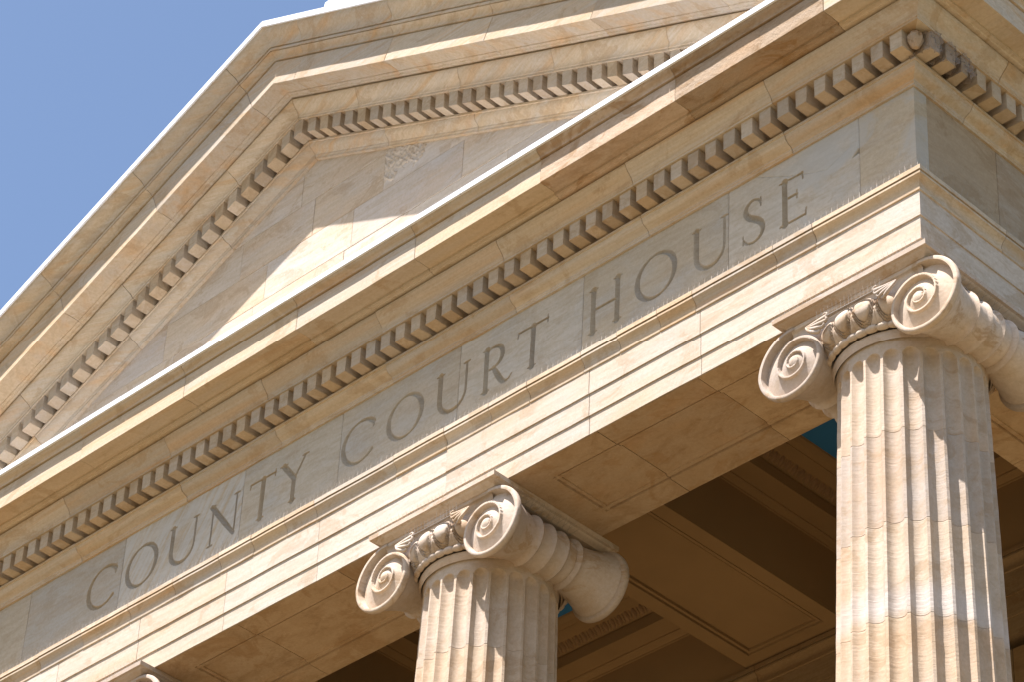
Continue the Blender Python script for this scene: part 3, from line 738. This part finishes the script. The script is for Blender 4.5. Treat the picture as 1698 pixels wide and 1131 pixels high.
# flank walls of the main block behind the portico, podium and steps
for (x0, x1) in ((-.55, .02), (XL-.02, XL+.55)):
    zc = -.53; r = 0
    while zc > ZG:
        z0 = max(zc-.42, ZG); ys = [YW+.0, 4.0, 5.2, 6.4, 7.6, 8.8, 10., DEP] if r % 2 == 0 else [YW+.0, 3.4, 4.6, 5.8, 7.0, 8.2, 9.4, 10.6, DEP]
        for a, b in zip(ys[:-1], ys[1:]): box('wall_block', x0, x1, a+GAP, b-GAP, z0+.003, zc-.003, M_arch, CH_, .004)
        zc = z0; r += 1
box('podium', XL-.55, .55, -.62, YW+.5, ZG, ZF, M_bounce_pave, CH_, .02)
nst = 22; hst = (ZF-ZG)/nst
for k in range(nst-1):
    box('entrance_step', XL-.5, .5, -.62-.33*(k+1), -.62-.33*k+.0, ZG, ZF-hst*(k+1), M_bounce_pave, CH_, .008)

# ------------------------------------------------------------------ columns
NF = 24
def rshaft(z): # z relative to world heights
    d = -1.0-z
    return .378+.0205*min(d, 2.2)+.0085*max(min(d-2.2, 5.), 0)
ZT = -.955                         # crown of the flutes
def shaft_grid(z0, z1, nz, dense=None, joint0=True, joint1=True):
    zs = list(np.linspace(z0, z1, nz)) if dense is None else dense
    if joint0: zs = [z0+.0007, z0+.0026, z0+.0045, z0+.0065]+[v for v in zs if v > z0+.012]
    if joint1: zs = [v for v in zs if v < z1-.012]+[z1-.0065, z1-.0045, z1-.0026, z1-.0007]
    nT = NF*14; T = np.linspace(0, 2*math.pi, nT, endpoint=False)
    P = np.zeros((nT, len(zs), 3)); u = ((T*NF/(2*math.pi)) % 1.0)-.5
    for j, z in enumerate(zs):
        R = rshaft(z) if z < -.93 else rshaft(-.93)+.022*((z+.93)/.09)**2
        pitch = 2*math.pi*R/NF; hw = pitch*.39; d = abs(u)*pitch
        zc = ZT-hw
        dist = np.hypot(d, max(0, z-zc)); 
        dep = np.where(dist < hw, np.sqrt(np.clip(1-(dist/hw)**2, 0, 1))*hw*.86, 0)
        R2 = R-dep
        if (joint0 and j == 0) or (joint1 and j == len(zs)-1): R2 = R2-.0013
        R2 = R2+.0005*np.sin(T*7+z*31)+.0004*np.sin(T*19-z*57)
        P[:, j, 0] = R2*np.cos(T); P[:, j, 1] = R2*np.sin(T); P[:, j, 2] = z-ZF
    return P
def solid(P, name, mat, angle=38):
    """grid closed around u, with caps by collapsing rings"""
    c0 = P[:, :1].copy(); c0[..., 0] *= .6; c0[..., 1] *= .6; c1 = P[:, -1:].copy(); c1[..., 0] *= .6; c1[..., 1] *= .6
    return gridmesh(name, np.concatenate([c0, P, c1], 1), mat, True, angle)
# volute -----------------------------------------------------------------
EX, EZ = .400, -.812
def rvol(phi):  # phi in degrees swept from the top, outwards
    K = [(0, .224), (45, .234), (90, .238), (135, .222), (180, .197), (225, .181), (270, .168), (315, .156), (360, .143)]
    if phi <= 360: 
        return float(np.interp(phi, [k[0] for k in K], [k[1] for k in K]))
    return .143*math.exp(-.00235*(phi-360))
def volute_mesh():
    nth = 220; nr = 64; P = np.zeros((nth+1, nr, 3))
    for i in range(nth+1):
        phi = 360*i/nth; R = rvol(min(phi, 359.9)); a = math.radians(90-phi)
        for j in range(nr):
            rho = R*(j/(nr-1))
            # which coil
            y = None; k = 0; ph = phi
            r_out = rvol(ph)
            while True:
                r_in = rvol(ph+360)
                if rho >= r_in or ph > 1000: break
                ph += 360; r_out = r_in
            fw = .015*(r_out/.2)**.6+.003
            x_ = r_out-rho; span = max(r_out-r_in, .004)
            fwin = 0
            if rho < .030: depth = .006*(rho/.030)**2-.002+.0*1
            elif x_ < fw: depth = .0035*abs(x_/fw-.5)*2*.4
            else:
                v = (x_-fw)/max(span-fw, .001); 
                dmax = min(.044*(r_out/.2)**.8, .046)
                # sharp fall behind the outer fillet, slow rise to the next coil
                depth = dmax*(.30+.70*(1-min(v, 1))**.8)*min(1, (x_-fw)/.004)
            # face leans back slightly toward the eye
            P[i, j] = (rho*math.cos(a), depth-.010*(1-rho/.22), rho*math.sin(a))
    P = P.copy()
    # rim rolled back
    rim = []
    for (dr, dy) in ((.004, .006), (.006, .018), (.004, .034), (-.004, .042), (-.014, .045), (-.020, .052)):
        Q = P[:, -1:].copy()
        for i in range(nth+1):
            r_ = math.hypot(Q[i, 0, 0], Q[i, 0, 2]); s = (r_+dr)/r_
            Q[i, 0] = (Q[i, 0, 0]*s, dy, Q[i, 0, 2]*s)
        rim.append(Q)
    P = np.concatenate([P]+rim, 1)
    return gridmesh('volute', P, M_cap, False, 50)
def flipx(me, name):
    m2 = me.copy(); m2.name = name; m2.transform(Matrix.Scale(-1, 4, (1, 0, 0))); m2.flip_normals(); return m2
VY = .446
vm = volute_mesh(); vmL = flipx(vm, 'volute')
vmB = vm.copy(); vmB.transform(Matrix.Rotation(math.pi, 4, 'Z')); vmBL = vmL.copy(); vmBL.transform(Matrix.Rotation(math.pi, 4, 'Z'))
def bolster_mesh():
    nth = 72; ys = np.linspace(-.395, .395, 90); P = np.zeros((nth, len(ys), 3))
    for j, y in enumerate(ys):
        e = abs(y)/.395; fl = max(0, (e-.36)/.64)**1.9
        ring = 0
        for yc in (-.155, -.052, .052, .155):
            ring = max(ring, .017*math.exp(-((y-yc)/.0095)**2)); ring -= .010*math.exp(-((abs(y-yc)-.019)/.007)**2)
        bulge = .006*math.cos(y*2*math.pi/.103) if abs(y) < .2 else 0
        cz = EZ+.035*(1-fl)
        for i in range(nth):
            a = 2*math.pi*i/nth; phi = (90-math.degrees(a)) % 360
            Rf_ = rvol(min(phi, 359.9))-.016
            # smooth out the step of the spiral on the inner side
            if phi > 300: Rf_ = Rf_*(1-(phi-300)/60)+(.200)*((phi-300)/60)
            r_ = .138*(1-fl)+Rf_*fl+ring-bulge*.5
            P[i, j] = (r_*math.cos(a), y, cz-EZ+r_*math.sin(a))
    return gridmesh('bolster', P, M_cap, True, 60)
bo = bolster_mesh(); boL = flipx(bo, 'bolster')
def abacus_mesh():
    pr_ = [(.432, -.586), (.446, -.584), (.449, -.5805), (.458, -.576), (.470, -.570), (.478, -.566), (.483, -.560), (.4925, -.5575), (.4980, -.5555), (.4995, -.5275)]
    V = []; F = []
    for h, z in pr_:
        for sx, sy in ((-1, -1), (1, -1), (1, 1), (-1, 1)): V.append((sx*h, sy*h, z-ZF))
    for j in range(len(pr_)-1):
        for k in range(4): F.append((j*4+k, j*4+(k+1) % 4, j*4+4+(k+1) % 4, j*4+4+k))
    F.append((3, 2, 1, 0)); o = (len(pr_)-1)*4; F.append((o, o+1, o+2, o+3))
    return tomesh('abacus', V, F, M_cap, 30)
def canalis_mesh(s):
    xs = np.linspace(-.42, .42, 60); zs = np.array([-.765, -.74, -.70, -.66, -.625, -.617, -.614, -.610, -.607, -.602, -.594, -.585])
    dy = np.array([.030, .028, .026, .022, .018, .012, .004, .012, .004, 0., .0, .0])
    P = np.zeros((len(xs), len(zs), 3))
    for i, x_ in enumerate(xs):
        for j in range(len(zs)): P[i, j] = (x_*s, s*(-VY+dy[j]+.006), zs[j]-ZF)
    # close backwards
    P2 = P[:, :1].copy(); P2[..., 1] += s*.12
    P = np.concatenate([P2, P], 1)
    return gridmesh('canalis_panel', P, M_cap, False, 45)
def echinus_mesh():
    nE = 22; nT = nE*30; T = np.linspace(0, 2*math.pi, nT, endpoint=False)
    prof = []
    for v in np.linspace(0, 1, 26):
        a = math.radians(-62+62*1.25*v); prof.append((.398+.078*math.sin(math.pi*(.12+.66*v))**.8, -.818+.150*v, v))
    prof.append((.40, -.660, 1)); P = np.zeros((nT, len(prof), 3)); u = ((T*nE/(2*math.pi)+.5) % 1)*2-1
    for j, (r_, z, v) in enumerate(prof):
        d = np.sqrt((u/.98)**2+(max(0, .80-v)/.84)**2) if v < 1 else np.abs(u)/.98
        bump = np.where(d < .72, .013*np.clip(1-(d/.76)**3, 0, 1)**.6, 0)
        fil = lambda c_, w_: np.exp(-((d-c_)/w_)**2)
        h = bump-.017*fil(.75, .026)+.006*fil(.80, .020)-.017*fil(.86, .024)+.006*fil(.905, .018)-.018*fil(.965, .028)
        h = h-.004*(np.abs(u) > .97)
        fade = 1 if j < len(prof)-1 else 0
        R = r_+h*fade
        P[:, j, 0] = R*np.cos(T); P[:, j, 1] = R*np.sin(T); P[:, j, 2] = z-ZF
    return gridmesh('echinus', P, M_cap, True, 60)
def beads_mesh():
    nT = 44*14; T = np.linspace(0, 2*math.pi, nT, endpoint=False); u = (T*44/(2*math.pi)) % 1.0
    # long bead then a thin reel
    amp = np.where(u < .80, .72+.28*np.sqrt(np.clip(1-((u-.40)/.42)**2, 0, 1)), .62+.30*np.exp(-((u-.90)/.03)**2))
    P = np.zeros((nT, 11, 3))
    for j in range(11):
        a = math.radians(-100+200*j/10); R = .420+.025*amp*math.cos(a); z = -.832+.020*amp*math.sin(a)
        P[:, j, 0] = R*np.cos(T); P[:, j, 1] = R*np.sin(T); P[:, j, 2] = z-ZF
    return gridmesh('bead_ring', P, M_cap, True, 50)
def neck_mesh():
    pr_ = [(.392, -.8995), (.397, -.888), (.404, -.872), (.4055, -.860), (.4055, -.852), (.398, -.846), (.380, -.844)]
    return revolve('necking_ring', [(r_, z-ZF) for r_, z in pr_], M_cap, 96, angle=45)
def tube(V, F, pts, n=7):
    o = len(V)
    for i, (p, r_) in enumerate(pts):
        p = Vector(p); q = Vector(pts[min(i+1, len(pts)-1)][0]); q0 = Vector(pts[max(i-1, 0)][0]); d = (q-q0).normalized()
        a = d.orthogonal().normalized(); b = d.cross(a)
        a = Vector((0, 1, 0))-d*d.y; a.normalize(); b = d.cross(a)
        for k in range(n):
            t = 2*math.pi*k/n; V.append(tuple(p+(a*math.cos(t)*.9+b*math.sin(t))*r_))
    for i in range(len(pts)-1):
        for k in range(n): F.append((o+i*n+k, o+i*n+(k+1) % n, o+(i+1)*n+(k+1) % n, o+(i+1)*n+k))
    F.append(tuple(o+k for k in range(n-1, -1, -1))); F.append(tuple(o+(len(pts)-1)*n+k for k in range(n)))
def palmette_mesh():
    V = []; F = []
    root = Vector((.292, -.476, -.668))
    for (dx, dz, ln, curl) in ((-.112, .006, 1, .020), (-.108, -.018, 1, .016), (-.092, -.044, 1, .010), (-.068, -.066, 1, .002)):
        pts = []
        for i in range(11):
            t = i/10; p = root+Vector((dx*t*1.15, -.014*math.sin(t*math.pi), dz*t-.018*math.sin(t*math.pi)+.0*t))
            pts.append((p, .0055+.0065*math.sin(min(1, t*1.1)*math.pi*.62)))
        # curled tip
        e = Vector(pts[-1][0])
        for k in range(1, 6):
            a = k/5*math.pi*1.3; pts.append((e+Vector((-.014*math.sin(a), -.006*k/5, (1-math.cos(a))*.010*(1 if curl > .005 else .4))), .0095*(1-.12*k)))
        tube(V, F, pts)
    V = [(a, b, c-ZF) for a, b, c in V]
    return tomesh('palmette', V, F, M_cap, 60, True)
am = abacus_mesh(); cf = canalis_mesh(1); cbk = canalis_mesh(-1); em = echinus_mesh(); bm_ = beads_mesh(); nm = neck_mesh()
pm = palmette_mesh(); pmL = flipx(pm, 'palmette'); pmB = pm.copy(); pmB.transform(Matrix.Rotation(math.pi, 4, 'Z')); pmBL = pmL.copy(); pmBL.transform(Matrix.Rotation(math.pi, 4, 'Z'))
dense = sorted(set([-1.4475]+list(np.linspace(-1.44, -1.10, 10))+list(np.linspace(-1.09, -.93, 44))+list(np.linspace(-.925, -.885, 6))))
drums = [solid(shaft_grid(-1.448, -.885, 0, dense, True, False), 'drum', M_col)]
zj = [-1.448-.54*k for k in range(0, 13)]; zj = [z for z in zj if z > ZF+.5]
bands = []
for a, b in zip(zj[:-1], zj[1:]): drums.append(solid(shaft_grid(b, a, 9), 'drum', M_col))
drums.append(solid(shaft_grid(ZF+.36, zj[-1], 9), 'drum', M_col))
RB_ = rshaft(ZF+.4)
base_me = revolve('base', [(0, 0), (RB_*1.38, 0), (RB_*1.38, .10), (RB_*1.3, .102), (RB_*1.38, .13), (RB_*1.40, .16), (RB_*1.36, .20), (RB_*1.2, .215), (RB_*1.13, .25), (RB_*1.2, .28), (RB_*1.26, .30), (RB_*1.24, .335), (RB_*1.08, .345), (RB_*1.02, .362), (0, .362)], M_col, 96)
def column(x, label, washed=False):
    c = empty('stone_column', (x, COLY, ZF), label, 'column', 'fluted columns of the portico')
    W = (x, COLY, ZF)
    for i, d in enumerate(drums):
        me = d
        if washed and i in (2, 3): me = d.copy(); me.materials[0] = M_colp
        link('drum', me, c, W)
    link('base', base_me, c, W); link('abacus', am, c, W); link('echinus', em, c, W); link('bead_ring', bm_, c, W); link('necking_ring', nm, c, W)
    link('canalis_panel', cf, c, W); link('canalis_panel', cbk, c, W)
    for me, sx, sy in ((vm, 1, -1), (vmL, -1, -1), (vmB, -1, 1), (vmBL, 1, 1)):
        link('volute', me, c, (x+sx*EX, COLY+sy*VY, EZ))
    for me, sx in ((bo, 1), (boL, -1)): link('bolster', me, c, (x+sx*EX, COLY, EZ))
    for me in (pm, pmL, pmB, pmBL): link('palmette', me, c, W)
    return c
column(COLX[0], 'rightmost fluted Ionic column under the corner of the entablature, with a pale washed band on its shaft', True)
column(COLX[1], 'middle fluted Ionic column whose long bolster shows, second from the corner')
column(COLX[2], 'column at the lower left edge of which only the top of the volute shows')

# ------------------------------------------------------------------ bird spikes
def spikes(name, pts, dirs, label, group='bird spike strips on the ledges', h=.078, w_=.00065):
    """pts: base points; dirs: lean vectors cycled"""
    V = []; F = []; rnd = random.Random(len(pts))
    for i, p in enumerate(pts):
        d = Vector(dirs[i % len(dirs)])+Vector((rnd.uniform(-.10, .10), rnd.uniform(-.06, .06), 0)); d.normalize()
        e = Vector(p)+d*h*rnd.uniform(.86, 1.08); o = len(V)
        for q, r_ in ((Vector(p), w_), (e, w_*.55)):
            for k in range(3): V.append((q.x+r_*math.cos(k*2.094), q.y+r_*math.sin(k*2.094), q.z))
        F += [(o, o+1, o+4, o+3), (o+1, o+2, o+5, o+4), (o+2, o, o+3, o+5)]
    me = tomesh(name, V, F, M_wire, None, False)
    root = empty(name, pts[0], label, 'bird spikes', group)
    s_ = link('wires', me, root); s_['kind'] = 'stuff'
    a = Vector(pts[0]); b = Vector(pts[-1])
    V = []; F = []
    n = (b-a).normalized(); sd_ = n.cross(Vector((0, 0, 1)))*.010
    V = [a-sd_+Vector((0, 0, .0005)), a+sd_+Vector((0, 0, .0005)), b+sd_+Vector((0, 0, .0005)), b-sd_+Vector((0, 0, .0005))]
    V += [v+Vector((0, 0, .0025)) for v in V]; F = [(3, 2, 1, 0), (4, 5, 6, 7), (0, 1, 5, 4), (1, 2, 6, 5), (2, 3, 7, 6), (3, 0, 4, 7)]
    link('strip_base', tomesh('strip_base', V, F, M_wire, None, True), root)
    return root
def line(a, b, st):
    a = Vector(a); b = Vector(b); n = int((b-a).length/st); return [tuple(a+(b-a)*(i/n)) for i in range(n+1)]
FD = [(0, -.75, 1), (0, .10, 1), (0, -.30, 1)]
spans = [(-7.9, -6.6), (-6.6, -5.2), (-5.2, -3.9), (-3.9, -2.6), (-2.6, -1.3), (-1.3, .13)]
names_ = ['wire bird spikes on the ledge under the first C and O of COUNTY', 'wire bird spikes on the ledge under the letters UNT of COUNTY', 'wire bird spikes on the ledge between COUNTY and COURT',
          'wire bird spikes on the ledge under the letters URT of COURT', 'wire bird spikes on the ledge under the letters HO of HOUSE', 'wire bird spikes on the ledge under SE of HOUSE up to the corner']
for (a, b), nm_ in zip(spans, names_): spikes('bird_spike_strip', line((a, -.118, .0315), (b-.02, -.118, .0315), .0125), FD, nm_)
SDv = [(.75, 0, 1), (-.1, 0, 1), (.3, 0, 1)]
spikes('bird_spike_strip', line((.118, -.09, .0315), (.118, 2.6, .0315), .0135), SDv, 'wire bird spikes on the shaded flank ledge right of the corner')
for cxx, t in ((COLX[0], 'corner column'), (COLX[1], 'middle column'), (COLX[2], 'lower left column')):
    spikes('bird_spike_strip', line((cxx-.47, COLY-.458, -.5255), (cxx+.47, COLY-.458, -.5255), .0145), [(0, -.15, 1), (0, -.5, 1)], 'row of fine wire spikes on the front of the abacus of the %s' % t, h=.07)
    spikes('bird_spike_strip', line((cxx+.455, COLY-.40, -.612), (cxx+.455, COLY+.15, -.612), .014), [(1, .1, .45), (.9, -.3, .75), (1, .2, .15)], 'short wire spikes fanning over the right bolster of the %s' % t, h=.085, w_=.0013)
    spikes('bird_spike_strip', line((cxx-.22, COLY-.472, -.664), (cxx+.20, COLY-.472, -.664), .0125), [(0, -.1, 1), (.05, -.35, 1)], 'thin wires above the eggs between the volutes of the %s' % t, h=.07, w_=.0006)

# ------------------------------------------------------------------ plastic film round the first flank dentils
for (y, i), txt in zip(wrapped, ['nearest the pine cone drop', 'second from the corner', 'third from the corner', 'fourth from the corner']):
    rnd = random.Random(i+3); nT = 28; zs = np.linspace(.762+.01*i, .900, 12); P = np.zeros((nT, 12, 3))
    for j, z in enumerate(zs):
        tight = .60+.42*abs((j-4.5)/7)**1.2 if i != 2 else .62+.5*abs((j-6)/7)
        for k in range(nT):
            a = 2*math.pi*k/nT; ca, sa = math.cos(a), math.sin(a); q = 1/max(abs(ca)/.072, abs(sa)/.052)
            q *= (.93+.14*math.sin(a*5+j*.7+i)+.10*math.sin(a*9-j*1.3)+.05*rnd.uniform(-1, 1))*(1.02+.0*tight)
            P[k, j] = (.197+ca*q, y+sa*q, z+.008*math.sin(a*3+i))
    o = link('plastic_wrap', gridmesh('plastic_wrap', P, M_film, True, None), None)
    o['label'] = 'crinkled clear plastic film round the flank dentil %s' % txt; o['category'] = 'plastic film'; o['group'] = 'plastic wraps on the corner dentils'
